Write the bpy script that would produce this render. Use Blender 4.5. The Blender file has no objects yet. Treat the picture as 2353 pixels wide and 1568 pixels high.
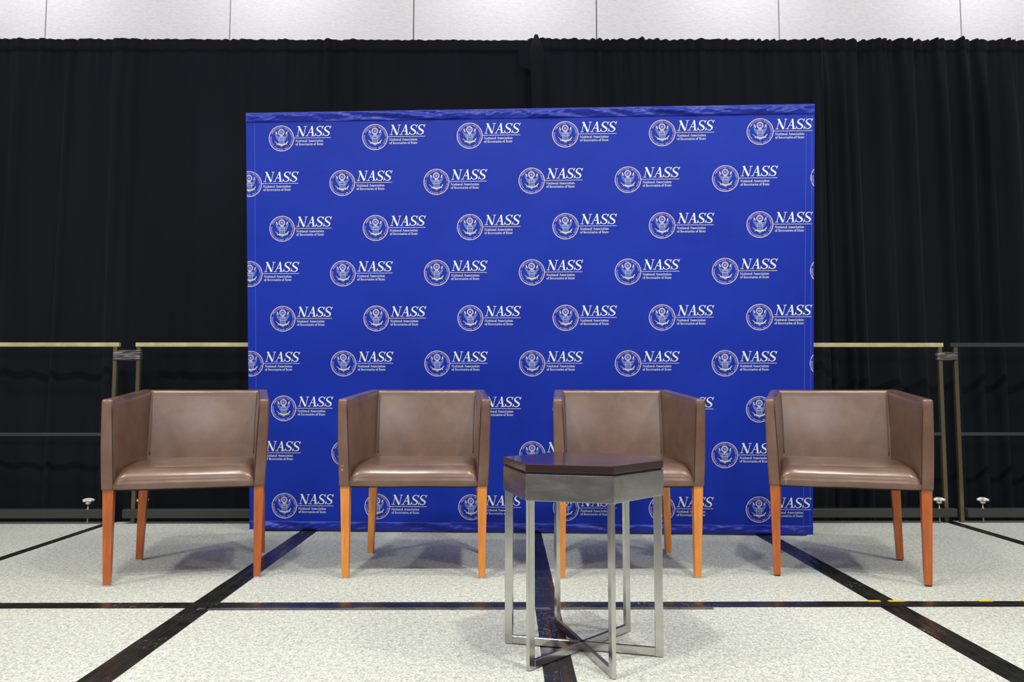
import bpy, bmesh, math, random
from mathutils import Vector, Matrix, noise
random.seed(7)
PI = math.pi
D = bpy.data
scene = bpy.context.scene
C = scene.collection

# ------------------------------------------------------------------ camera
CAM_H = 0.756
cam_d = D.cameras.new('camera'); cam = D.objects.new('camera', cam_d); C.objects.link(cam)
cam.location = (0, 0, CAM_H)
cam.rotation_euler = (PI / 2 + 0.0691, 0, -0.0063)
cam_d.sensor_width = 36; cam_d.sensor_fit = 'HORIZONTAL'
cam_d.lens = 1691.75 / 2353 * 36
cam_d.clip_end = 100
scene.camera = cam

# ------------------------------------------------------------------ world, lamps, exposure
scene.view_settings.view_transform = 'Standard'
scene.view_settings.look = 'None'
scene.view_settings.gamma = 1
scene.view_settings.use_curve_mapping = False
scene.view_settings.exposure = 0.0
w = D.worlds.new('hall_ambient'); scene.world = w; w.use_nodes = True
bg = w.node_tree.nodes['Background']; bg.inputs[1].default_value = 0.34
# the unlit hall around the stage: dim towards the far walls, paler towards the ceiling
_tc = w.node_tree.nodes.new('ShaderNodeTexCoord'); _sp = w.node_tree.nodes.new('ShaderNodeSeparateXYZ'); _rp = w.node_tree.nodes.new('ShaderNodeValToRGB')
w.node_tree.links.new(_tc.outputs['Generated'], _sp.inputs[0]); w.node_tree.links.new(_sp.outputs['Z'], _rp.inputs[0]); w.node_tree.links.new(_rp.outputs[0], bg.inputs[0])
_e = _rp.color_ramp.elements; _e[0].position = 0.0; _e[0].color = (0.30, 0.285, 0.33, 1); _e[1].position = 0.6; _e[1].color = (0.95, 0.90, 1.0, 1)
_m = _e.new(0.16); _m.color = (0.42, 0.40, 0.46, 1)

def lamp(x, y, z, power, size, col, spread=180, aim=None):
    l = D.lights.new('ceiling_or_fill_lamp', 'AREA'); l.shape = 'DISK'; l.size = size; l.energy = power; l.color = col
    l.spread = math.radians(spread)
    o = D.objects.new('ceiling_or_fill_lamp', l); C.objects.link(o); o.location = (x, y, z)
    if aim: o.rotation_euler = (Vector(aim) - Vector((x, y, z))).to_track_quat('-Z', 'Y').to_euler()
    return o
KEY = (1.0, 1.0, 0.84)
for lx in (-3.3, -1.1, 1.1, 3.3):
    lamp(lx, 2.1, 4.3, 15, 0.2, KEY, 150)                 # lamps right above the stage
    lamp(lx, 0.9, 4.3, 62, 0.26, KEY, 150)                 # lamps above the stage front
for lx in (-5, 0, 5):
    lamp(lx, -9, 5.2, 115, 1.8, (1.0, 0.93, 0.92), 180, (0, 3.5, 1.2))  # added unseen fill behind the camera, brightens the chair backs
for lx in (-4.8, -3.2, -1.6, 0, 1.6, 3.2, 4.8):
    lamp(lx, 4.0, 4.7, 6.6, 0.9, (1.0, 0.98, 1.0), 76, (lx, 4.95, 3.2))   # added unseen fill aimed at the wall, brightens it above the drapes

# ------------------------------------------------------------------ helpers
def mesh_obj(name, bm, mats, parent=None, smooth=False):
    me = D.meshes.new(name)
    bmesh.ops.recalc_face_normals(bm, faces=bm.faces) if not getattr(bm, '_x', False) else None
    bm.to_mesh(me); bm.free()
    if not isinstance(mats, (list, tuple)): mats = [mats]
    for m in mats: me.materials.append(m)
    if smooth:
        for p in me.polygons: p.use_smooth = True
    o = D.objects.new(name, me); C.objects.link(o)
    if parent: o.parent = parent
    return o

def raw_obj(name, verts, faces, mats, parent=None, midx=None, smooth=False):
    me = D.meshes.new(name); me.from_pydata(verts, [], faces)
    if not isinstance(mats, (list, tuple)): mats = [mats]
    for m in mats: me.materials.append(m)
    if midx:
        for p, i in zip(me.polygons, midx): p.material_index = i
    if smooth:
        for p in me.polygons: p.use_smooth = True
    me.update()
    o = D.objects.new(name, me); C.objects.link(o)
    if parent: o.parent = parent
    return o

def tag(o, label=None, cat=None, group=None, kind=None):
    if label: o['label'] = label
    if cat: o['category'] = cat
    if group: o['group'] = group
    if kind: o['kind'] = kind
    return o

def empty(name, loc, rz=0):
    o = D.objects.new(name, None); C.objects.link(o); o.location = loc; o.rotation_euler = (0, 0, rz)
    o.empty_display_size = 0.1
    return o

def hexa(bm, c, bevel=0.0, seg=2, cuts=0):
    """c: 8 corners, bottom 4 ccw then top 4 ccw"""
    b2 = bmesh.new()
    v = [b2.verts.new(p) for p in c]
    for f in ((3, 2, 1, 0), (4, 5, 6, 7), (0, 1, 5, 4), (1, 2, 6, 5), (2, 3, 7, 6), (3, 0, 4, 7)):
        b2.faces.new([v[i] for i in f])
    if bevel > 0:
        bmesh.ops.bevel(b2, geom=list(b2.edges), offset=bevel, segments=seg, profile=0.5, affect='EDGES')
    me = D.meshes.new('t'); b2.to_mesh(me); b2.free(); bm.from_mesh(me); D.meshes.remove(me)

def box(bm, x0, x1, y0, y1, z0, z1, bevel=0.0, seg=2):
    hexa(bm, [(x0, y0, z0), (x1, y0, z0), (x1, y1, z0), (x0, y1, z0), (x0, y0, z1), (x1, y0, z1), (x1, y1, z1), (x0, y1, z1)], bevel, seg)

def tube(bm, pts, r, n=8, closed=False):
    pts = [Vector(p) for p in pts]; rings = []
    N = len(pts)
    for i, p in enumerate(pts):
        a = pts[(i - 1) % N] if (closed or i > 0) else p
        b = pts[(i + 1) % N] if (closed or i < N - 1) else p
        t = (b - a).normalized()
        u = t.cross(Vector((0, 0, 1)))
        if u.length < 1e-3: u = t.cross(Vector((0, 1, 0)))
        u.normalize(); w_ = t.cross(u)
        rr = r[i] if isinstance(r, (list, tuple)) else r
        rings.append([bm.verts.new(p + (u * math.cos(2 * PI * k / n) + w_ * math.sin(2 * PI * k / n)) * rr) for k in range(n)])
    M = N if closed else N - 1
    for i in range(M):
        A, B = rings[i], rings[(i + 1) % N]
        for k in range(n):
            bm.faces.new((A[k], A[(k + 1) % n], B[(k + 1) % n], B[k]))
    if not closed:
        bm.faces.new(rings[0][::-1]); bm.faces.new(rings[-1])

def lathe(bm, prof, cx, cy, n=20, lobes=None):
    """prof: (radius, z) list bottom to top"""
    rings = []
    for r, z in prof:
        ring = []
        for k in range(n):
            a = 2 * PI * k / n
            rr = r * (lobes(a) if lobes else 1)
            ring.append(bm.verts.new((cx + rr * math.cos(a), cy + rr * math.sin(a), z)))
        rings.append(ring)
    for A, B in zip(rings, rings[1:]):
        for k in range(n): bm.faces.new((A[k], A[(k + 1) % n], B[(k + 1) % n], B[k]))
    bm.faces.new(rings[0][::-1]); bm.faces.new(rings[-1])

# ------------------------------------------------------------------ materials
def srgb(r, g, b):
    f = lambda c: (c / 255 / 12.92) if c / 255 <= 0.04045 else ((c / 255 + 0.055) / 1.055) ** 2.4
    return (f(r), f(g), f(b), 1)

class Mat:
    def __init__(s, name, col=(0.5, 0.5, 0.5, 1), rough=0.5, metal=0.0, **kw):
        s.m = D.materials.new(name); s.m.use_nodes = True
        s.nt = s.m.node_tree; s.N = s.nt.nodes; s.L = s.nt.links
        s.b = s.N['Principled BSDF']
        s.b.inputs['Base Color'].default_value = tuple(col)[:3] + (1,)
        s.b.inputs['Roughness'].default_value = rough
        s.b.inputs['Metallic'].default_value = metal
        for k, v in kw.items(): s.b.inputs[k.replace('_', ' ')].default_value = v
        s.tc = None
    def coord(s, scale=(1, 1, 1), kind='Object'):
        if s.tc is None: s.tc = s.N.new('ShaderNodeTexCoord')
        mp = s.N.new('ShaderNodeMapping'); mp.inputs['Scale'].default_value = scale
        s.L.new(s.tc.outputs[kind], mp.inputs[0]); return mp.outputs[0]
    def noise(s, scale, detail=3, vec=None, rough=0.5, dist=0.0):
        n = s.N.new('ShaderNodeTexNoise'); n.inputs['Scale'].default_value = scale
        n.inputs['Detail'].default_value = detail; n.inputs['Roughness'].default_value = rough
        n.inputs['Distortion'].default_value = dist
        s.L.new(vec if vec else s.coord(), n.inputs['Vector']); return n.outputs['Fac']
    def ramp(s, fac, stops, interp='LINEAR'):
        r = s.N.new('ShaderNodeValToRGB'); e = r.color_ramp.elements; r.color_ramp.interpolation = interp
        while len(e) < len(stops): e.new(0.5)
        for i, (p, c) in enumerate(stops):
            e[i].position = p; e[i].color = c if len(c) == 4 else (*c, 1)
        s.L.new(fac, r.inputs[0]); return r.outputs[0]
    def mix(s, fac, a, b, mode='MIX'):
        m = s.N.new('ShaderNodeMix'); m.data_type = 'RGBA'; m.blend_type = mode
        for sock, v in ((m.inputs[0], fac), (m.inputs[6], a), (m.inputs[7], b)):
            if hasattr(v, 'is_linked') or hasattr(v, 'links'): s.L.new(v, sock)
            else: sock.default_value = v
        return m.outputs[2]
    def col(s, out): s.L.new(out, s.b.inputs['Base Color']); return s
    def rough(s, out): s.L.new(out, s.b.inputs['Roughness']); return s
    def bump(s, h, strength=0.3, dist=0.01):
        b = s.N.new('ShaderNodeBump'); b.inputs['Strength'].default_value = strength; b.inputs['Distance'].default_value = dist
        s.L.new(h, b.inputs['Height']); s.L.new(b.outputs[0], s.b.inputs['Normal']); return s

def g(v): return (v, v, v, 1)

# carpet
mt = Mat('speckled_grey_carpet', rough=0.95)
n1 = mt.noise(150, 3, rough=0.75); n2 = mt.noise(55, 3, rough=0.7); n3 = mt.noise(1.3, 3)
c1 = mt.ramp(n1, [(0.34, (0.30, 0.31, 0.305)), (0.5, (0.53, 0.545, 0.525)), (0.66, (0.78, 0.80, 0.76))])
c2 = mt.ramp(n2, [(0.32, g(0.72)), (0.6, g(1.12))])
c3 = mt.ramp(n3, [(0.35, g(0.93)), (0.65, g(1.05))])
mt.col(mt.mix(1.0, mt.mix(1.0, c1, c2, 'MULTIPLY'), c3, 'MULTIPLY')).bump(n1, 0.5, 0.004)
M_CARPET = mt.m
M_SLAB = Mat('black_stage_side', g(0.015), 0.7).m
mt = Mat('hall_concrete', g(0.30), 0.5); mt.col(mt.ramp(mt.noise(3, 4), [(0.3, g(0.24)), (0.7, g(0.34))])); M_HALL = mt.m
# tape
def tape_mat(name, base, crack):
    mt = Mat(name, g(base), 0.28)
    vo = mt.N.new('ShaderNodeTexVoronoi'); vo.feature = 'DISTANCE_TO_EDGE'; vo.inputs['Scale'].default_value = 26
    wob = mt.N.new('ShaderNodeTexNoise'); wob.inputs['Scale'].default_value = 30; mt.L.new(mt.coord(), wob.inputs['Vector'])
    va = mt.N.new('ShaderNodeVectorMath'); va.operation = 'MULTIPLY_ADD'; va.inputs[1].default_value = (0.05, 0.05, 0)
    mt.L.new(wob.outputs['Color'], va.inputs[0]); mt.L.new(mt.coord((1.6, .8, 1)), va.inputs[2])
    mt.L.new(va.outputs[0], vo.inputs['Vector'])
    e = mt.ramp(vo.outputs['Distance'], [(0.0, g(1)), (0.022, g(0))])
    msk = mt.ramp(mt.noise(3.2, 3), [(0.52, g(0)), (0.62, g(crack))])
    msk2 = mt.ramp(mt.noise(60, 2), [(0.45, g(0)), (0.55, g(1))])
    f = mt.mix(1.0, mt.mix(1.0, e, msk, 'MULTIPLY'), msk2, 'MULTIPLY')
    dust = mt.ramp(mt.noise(9, 5, rough=.7), [(0.4, g(base)), (0.75, g(base * 2.6))])
    mt.col(mt.mix(f, dust, (0.42, 0.42, 0.38, 1)))
    mt.rough(mt.ramp(mt.noise(14, 4), [(0.3, g(0.17)), (0.7, g(0.36))]))
    mt.bump(mt.noise(45, 3), 0.25, 0.002)
    return mt.m
M_TAPE = tape_mat('black_gaffer_tape', 0.012, 1.0)
M_TAPE2 = tape_mat('grey_worn_tape', 0.07, 0.6)
M_SEAMT = Mat('open_deck_joint', g(0.004), 0.8).m
M_YEL = Mat('yellow_tape', srgb(225, 190, 40), 0.5).m
# wall
mt = Mat('pale_wallcovering', rough=0.8)
nw = mt.noise(34, 4, mt.coord((1.0, 1, 2.6)), 0.6, 0.4)
mt.col(mt.ramp(nw, [(0.32, (0.84, 0.80, 0.825)), (0.6, (0.89, 0.89, 0.885))])).bump(nw, 0.3, 0.004)
M_WALL = mt.m
M_GROOVE = Mat('dark_joint', g(0.06), 0.8).m
# curtain
mt = Mat('black_velour', (0.0105, 0.0125, 0.018, 1), 0.9)
mt.b.inputs['Sheen Weight'].default_value = 0.03; mt.b.inputs['Sheen Roughness'].default_value = 0.4
mt.b.inputs['Specular IOR Level'].default_value = 0.15
nc = mt.noise(2.2, 4, mt.coord((1, 1, .3)))
mt.col(mt.ramp(nc, [(0.35, (0.0038, 0.0054, 0.0094)), (0.7, (0.0064, 0.0084, 0.0138))])).bump(mt.noise(260, 2), 0.15, 0.002)
M_CURT = mt.m
# banner cloth
mt = Mat('royal_blue_polyester', srgb(24, 48, 188), 0.5)
mt.b.inputs['Specular IOR Level'].default_value = 0.26
mt.col(mt.ramp(mt.noise(1.8, 4), [(0.3, srgb(12, 44, 168)), (0.7, srgb(20, 53, 182))]))
mt.bump(mt.noise(7, 4, mt.coord((1, 1, 1)), 0.5, 1.2), 0.12, 0.01)
M_BLUE = mt.m
mt = Mat('blue_hem_satin', srgb(14, 42, 170), 0.42); mt.bump(mt.noise(30, 3, mt.coord((1, 1, 2)), .5, 1), 0.25, 0.006); M_HEM = mt.m
M_STITCH = Mat('pale_blue_stitching', srgb(70, 95, 215), 0.6).m
M_WHITE = Mat('white_print', srgb(240, 244, 240), 0.6).m
M_PINK = Mat('rose_white_print', srgb(222, 208, 226), 0.6).m
M_LBLUE = Mat('light_blue_print', srgb(128, 164, 240), 0.6).m
M_CREAM = Mat('cream_print', srgb(226, 226, 200), 0.6).m
M_MID = Mat('dark_blue_print', srgb(22, 40, 165), 0.6).m
M_ALU = Mat('aluminium_tube', g(0.72), 0.3, 1.0).m
M_WPLAST = Mat('white_plastic_end', g(0.7), 0.5).m
# leather
def leather(name, tint):
    mt = Mat(name, rough=0.34)
    a = mt.noise(5.5, 4, rough=.55, dist=.4); b = mt.noise(17, 3)
    base = mt.ramp(a, [(0.3, (0.102 * tint, 0.040 * tint, 0.023 * tint)), (0.5, (0.152 * tint, 0.072 * tint, 0.045 * tint)), (0.72, (0.205 * tint, 0.118 * tint, 0.088 * tint))])
    mt.col(mt.mix(0.25, base, mt.ramp(b, [(0.3, (0.08, 0.045, 0.032)), (0.7, (0.18, 0.11, 0.085))])))
    mt.rough(mt.ramp(mt.noise(9, 4), [(0.3, g(0.36)), (0.7, g(0.50))]))
    grain = mt.noise(420, 2); wr = mt.noise(10, 3, mt.coord((1, 1, 1.6)), .5, .8)
    mt.bump(mt.mix(0.45, wr, grain), 0.22, 0.003)
    mt.b.inputs['Specular IOR Level'].default_value = 0.5
    mt.b.inputs['Coat Weight'].default_value = 1.0; mt.b.inputs['Coat Roughness'].default_value = 0.25
    return mt.m
M_LEATH = leather('brown_leather', 1.0)
M_PIPE = Mat('worn_leather_piping', (0.16, 0.105, 0.085, 1), 0.35).m
M_SEAM = Mat('dark_leather_seam', (0.03, 0.016, 0.012, 1), 0.5).m
M_SCUFF = Mat('pale_scuff', (0.62, 0.55, 0.46, 1), 0.7).m
M_UNDER = Mat('black_dust_cover', g(0.012), 0.9).m
def wood(name, c1, c2):
    mt = Mat(name, rough=0.33)
    nn = mt.noise(9, 4, mt.coord((6, 6, .8)), .6, .5)
    mt.col(mt.ramp(nn, [(0.3, c1), (0.7, c2)]))
    mt.b.inputs['Coat Weight'].default_value = 0.25; mt.b.inputs['Coat Roughness'].default_value = 0.3
    return mt.m
M_WOODR = wood('reddish_wood', srgb(164, 80, 28), srgb(198, 104, 42))
M_WOODO = wood('orange_wood', srgb(212, 126, 48), srgb(238, 156, 72))  # paler, more orange leg tone for the two inner chairs
M_GLIDE_W = Mat('white_glide', g(0.6), 0.5).m
M_GLIDE_B = Mat('dark_glide', g(0.03), 0.5).m
# table
mt = Mat('dark_brown_lacquer', (0.036, 0.015, 0.013, 1), 0.2); mt.b.inputs['Coat Weight'].default_value = 0.5
mt.b.inputs['Coat Roughness'].default_value = 0.08
mt.rough(mt.ramp(mt.noise(12, 4), [(.3, g(.16)), (.7, g(.27))])); M_LACQ = mt.m
M_BLACK = Mat('black_recess', g(0.01), 0.6).m
def steel(name, lo, hi, r0, r1, streak):
    mt = Mat(name, lo, 0.3, 1.0)
    mt.rough(mt.ramp(mt.noise(9, 5, mt.coord((1, 1, 4)), .65, .6), [(.3, g(r0)), (.7, g(r1))]))
    mt.col(mt.ramp(mt.noise(6, 5, mt.coord((1, 1, 2)), .6, 1.0), [(.35, lo), (.65, hi)]))
    mt.bump(mt.noise(30, 4, mt.coord(streak)), 0.04, 0.002)
    return mt.m
M_STEELA = steel('brushed_steel_apron', (0.33, 0.325, 0.295), (0.44, 0.44, 0.42), .20, .34, (1, 1, 12))
M_STEEL = steel('brushed_steel_tube', (0.50, 0.495, 0.475), (0.58, 0.575, 0.56), .17, .26, (6, 6, 1))
# guard rails
mt = Mat('bronze_grey_rail_paint', srgb(150, 142, 104), 0.34, 0.35)
mt.col(mt.ramp(mt.noise(7, 4, rough=.7), [(.35, srgb(196, 186, 134)), (.7, srgb(232, 224, 176))])); M_RAIL = mt.m
mt = Mat('charcoal_rail_paint', g(0.035), 0.4)
mt.col(mt.ramp(mt.noise(30, 5, rough=.8), [(.62, g(.035)), (.78, g(.085))])); M_RAILD = mt.m
M_KNOB = Mat('cast_knob_grey', g(0.72), 0.38, 0.3).m
M_BOLT = Mat('zinc_bolt', (0.35, 0.28, 0.22, 1), 0.35, 0.8).m
mt = Mat('stretch_film_wrap', srgb(112, 104, 112), 0.25)
nf = mt.noise(12, 3, mt.coord((1, 1, 22)), .6, .6)
mt.col(mt.ramp(nf, [(.4, srgb(46, 36, 44)), (.62, srgb(168, 160, 172))])).bump(nf, .5, .006); M_FILM = mt.m

# ------------------------------------------------------------------ setting
Y_EDGE = 4.374; Y_CURT = 4.52; Y_WALL = 4.95; Z_HALL = -0.62
bm = bmesh.new()
box(bm, -5.6, 5.6, 0.97, Y_EDGE, -0.06, 0.0)
fl = mesh_obj('floor', bm, M_CARPET); tag(fl, 'pale speckled grey carpet covering the stage decks', kind='structure')
bm = bmesh.new(); box(bm, -14, 14, -16, 6.0, Z_HALL - 0.05, Z_HALL)
box(bm, -5.5, 5.5, 1.05, Y_EDGE - 0.04, Z_HALL, -0.06)
tag(mesh_obj('floor', bm, [M_HALL]), 'hall floor below the raised stage', kind='structure')

# back wall: boards with narrow dark joints
seams = [(-3.87567815 + i * 1.5422) * Y_WALL / 6.0 for i in range(-2, 8)]
bm = bmesh.new()
for a, b in zip(seams, seams[1:]):
    box(bm, a + 0.0035, b - 0.0035, Y_WALL, Y_WALL + 0.08, Z_HALL, 5.6, 0.003, 1)
wl = mesh_obj('wall_back', bm, M_WALL); tag(wl, 'pale textured panelled wall above the black drapes', kind='structure')
bm = bmesh.new(); box(bm, seams[0], seams[-1], Y_WALL + 0.03, Y_WALL + 0.1, Z_HALL, 5.6)
tag(mesh_obj('trim_1', bm, M_GROOVE), 'dark joints between the wall panels', kind='structure')

# ------------------------------------------------------------------ floor tapes
GX = 0.1399; Y1 = 2.6725
def tape_strip(path_c, wid, along, a0, a1, z, gap=0.004, wob=0.0016, two=True, mat=M_TAPE, seed=0, mats=None):
    """two strips side by side with the deck joint between them"""
    verts = []; faces = []; midx = []
    n = max(2, int((a1 - a0) / 0.03))
    halves = [(-wid / 2, -gap / 2), (gap / 2, wid / 2)] if two else [(-wid / 2, wid / 2)]
    for hi, (o0, o1) in enumerate(halves):
        cols = 5; base = len(verts)
        for i in range(n + 1):
            s = a0 + (a1 - a0) * i / n
            for j in range(cols):
                t = j / (cols - 1); off = o0 + (o1 - o0) * t
                if j in (0, cols - 1) : off += wob * noise.noise(Vector((s * 6, seed * 3.7 + j, hi)))
                zz = z + 0.0012 * (1 + noise.noise(Vector((s * 9, off * 40, seed)))) * (0.2 if j in (0, cols - 1) else 1)
                p = (path_c + off, s, zz) if along == 'y' else (s, path_c + off, zz)
                verts.append(p)
        for i in range(n):
            for j in range(cols - 1):
                q = base + i * cols + j
                f = (q, q + 1, q + cols + 1, q + cols)
                faces.append(f if along == 'y' else f[::-1])
    m = [0] * len(faces)
    if two:   # dark open joint between the two strips
        b = len(verts)
        for i in range(n + 1):
            s = a0 + (a1 - a0) * i / n
            for o in (-gap * .7, gap * .7): verts.append((path_c + o, s, z) if along == 'y' else (s, path_c + o, z))
        for i in range(n):
            q = b + 2 * i; faces.append((q, q + 1, q + 3, q + 2)); m.append(1)
    return verts, faces, m
lab = {-2: 'black floor tape over the deck joint at the far left, reaching the rear left corner',
       -1: 'black floor tape over the deck joint passing behind the leftmost chair',
       0: 'scuffed black floor tape over the deck joint under the side table',
       1: 'black floor tape over the deck joint running under the rightmost chair',
       2: 'black floor tape over the deck joint at the far right rear corner'}
for k in (-2, -1, 0, 1, 2):
    wd = {-2: .05, -1: .092, 0: .085, 1: .092, 2: .062}[k]
    v, f, m_ = tape_strip(GX + k * 1.22, wd, 'y', 0.975, Y_EDGE - 0.002, 0.0006, seed=k + 5)
    tag(raw_obj('floor_tape', v, f, [M_TAPE, M_SEAMT], midx=m_, smooth=True), lab[k], 'tape', 'floor tapes running front to back')
v, f, m_ = tape_strip(Y1, 0.062, 'x', -5.5, 5.5, 0.0026, two=False, seed=11)
tag(raw_obj('floor_tape', v, f, M_TAPE, smooth=True), 'long black floor tape running across the whole stage in front of the chairs', 'tape')
v, f, m_ = tape_strip(Y1 - 0.040, 0.03, 'x', -1.08, 0.72, 0.0010, two=False, seed=13)
tag(raw_obj('floor_tape', v, f, M_TAPE2, smooth=True), 'thin greyish tape along the front edge of the long crosswise tape', 'tape')
for i, (xa, xb) in enumerate([(1.30, 1.345), (1.375, 1.43), (1.70, 1.75), (1.86, 1.96)]):
    bm = bmesh.new(); box(bm, xa, xb, Y1 + 0.026, Y1 + 0.040, 0.0001, 0.0045, 0.0004, 1)
    tag(mesh_obj('tape_scrap', bm, M_YEL), ['yellow tape scrap just left of the right tape crossing', 'yellow tape scrap touching the right tape crossing',
        'second yellow tape scrap from the right edge of the stage', 'longest yellow tape scrap, nearest the right edge'][i], 'tape', 'yellow tape scraps by the right crossing')

# ------------------------------------------------------------------ curtains
def PXc(px, Y=Y_CURT):  # measured picture column -> metres on the drape plane
    return (px - 1176.5) / 1691.75 * Y * 1.0 + 0.0063 * Y
def curtain(x0, x1, bumps, amp, ruff, ztop, label, yoff=0.0, seed=0, hem=0.066):
    nx = int((x1 - x0) / 0.0115); zs = []
    z = Z_HALL
    while z < ztop - 0.14: zs.append(z); z += 0.075
    zs += [ztop - hh for hh in (0.14, 0.10, hem + 0.006, hem, hem - 0.008, 0.045, 0.03, 0.018, 0.008, 0.0)]
    def fold(x, z):
        t = max(0.0, min(1.0, (ztop - hem - z) / 0.5)) ** 0.7
        y = 0
        for (bx, wv, a, dr) in bumps:
            d = (x - bx - dr * (ztop - z)) / wv
            y -= a * math.exp(-d * d) * (0.45 + 0.55 * t)
        y += amp * noise.noise(Vector((x * 4.2 + seed * 9, z * 0.22, seed))) * (0.35 + .65 * t)
        y += amp * 0.5 * noise.noise(Vector((x * 13 + seed, z * 0.25, seed + 4)))
        if z > ztop - 0.35:
            k = (z - (ztop - 0.35)) / 0.35
            y += ruff * k * (math.sin(x * 118 + 5 * noise.noise(Vector((x * 5, 0, seed)))) * 0.5 + noise.noise(Vector((x * 34, 1, seed))))
        if z > ztop - hem - 0.001: y -= 0.004
        return y
    V = []; F = []
    for zi, z in enumerate(zs):
        for i in range(nx + 1):
            x = x0 + (x1 - x0) * i / nx
            zz = z
            if z > ztop - 0.03:
                zz += ruff * 0.42 * max(0, noise.noise(Vector((x * 42, 3, seed)))) * (1 - (ztop - z) / 0.03)
            V.append((x, Y_CURT + yoff + fold(x, z), zz))
    for a in range(len(zs) - 1):
        for i in range(nx):
            q = a * (nx + 1) + i
            F.append((q, q + 1, q + nx + 2, q + nx + 1))
    o = raw_obj('drape', V, F, M_CURT, smooth=True)
    md = o.modifiers.new('thick', 'SOLIDIFY'); md.thickness = 0.004; md.offset = 1
    tag(o, label, 'curtain', 'black drapes behind the stage'); return o
R_ = lambda a, b: random.uniform(a, b)
lb = [(PXc(p), w_, a, d) for p, w_, a, d in [(-60, .05, .03, 0), (20, .04, .03, .0), (70, .05, .02, .01), (135, .018, .032, -.01), (185, .05, .016, 0), (255, .03, .03, 0),
      (285, .03, .02, .0), (370, .06, .014, 0), (420, .03, .012, 0), (548, .03, .014, 0), (640, .05, .012, 0), (742, .025, .02, 0), (800, .03, .018, 0), (835, .03, .014, 0), (1040, .06, .010, 0)]]
curtain(PXc(-760), PXc(1226), lb, .020, .010, 2.975, 'broad left black drape with faint flat folds behind the left chairs', 0, 1)
mb = [(PXc(p), w_, a * 1.3, d) for p, w_, a, d in [(1252, .03, .03, 0), (1310, .05, .02, 0), (1385, .02, .026, 0), (1420, .03, .02, .004), (1433, .012, .02, 0), (1485, .03, .024, 0), (1515, .025, .024, 0), (1620, .022, .03, 0),
      (1660, .03, .018, 0), (1725, .03, .028, 0), (1790, .03, .02, 0), (1852, .03, .028, .0), (1885, .032, .034, -.012)]]
curtain(PXc(1214), PXc(1908), mb, .024, .020, 2.968, 'middle black drape behind the right half of the blue backdrop', -0.03, 2)
rb = [(PXc(p), w_, a * 1.5, d) for p, w_, a, d in [(1928, .022, .05, -.001), (1968, .02, .04, .006), (1992, .03, .042, .008), (2065, .05, .038, .003), (2125, .045, .040, .008), (2206, .034, .050, .005),
      (2262, .028, .050, .004), (2306, .022, .056, .012), (2370, .05, .04, .01), (2450, .05, .04, .01), (2560, .05, .04, .01)]]
curtain(PXc(1900), PXc(2780), rb, .026, .024, 3.026, 'right black drape with deep folds behind the right guard rails', 0.088, 3)
# rolled leading edge where the middle drape laps over the left one
bm = bmesh.new(); pts = []
for i in range(40):
    t = i / 39; z = 2.962 - t * (2.962 - Z_HALL)
    pts.append((PXc(1232) + 0.012 * math.sin(t * 9) , Y_CURT - 0.125, z - 0.012))
N = 14; rings = []
for i, p in enumerate(pts):
    t = i / 39; wv = 0.030 + 0.012 * math.sin(t * 11 + 1); sc = 1 if i > 0 else 0.25
    rings.append([bm.verts.new((p[0] + sc * wv * math.cos(2 * PI * k / N), p[1] + sc * 0.016 * math.sin(2 * PI * k / N), p[2] + (0.0 if i else 0.004))) for k in range(N)])
for A, B in zip(rings, rings[1:]):
    for k in range(N): bm.faces.new((A[k], A[(k + 1) % N], B[(k + 1) % N], B[k]))
bm.faces.new(rings[0]); bm.faces.new(rings[-1])
# shoulder of cloth hanging from the roll to the left
sv = []
for i in range(13):
    t = i / 12; x = PXc(1232 - 42 * t); zt = 2.928 - .016 * (t ** .6)
    sv.append((bm.verts.new((x, Y_CURT - 0.118 + .03 * t, zt)), bm.verts.new((x + .012 * t, Y_CURT - 0.116 + .03 * t, zt - .20 + .06 * t))))
for a, b in zip(sv, sv[1:]): bm.faces.new((a[0], a[1], b[1], b[0]))
tag(mesh_obj('drape', bm, M_CURT, smooth=True), 'narrow bunched black drape edge rising to a small peak above the backdrop', 'curtain', 'black drapes behind the stage')

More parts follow.
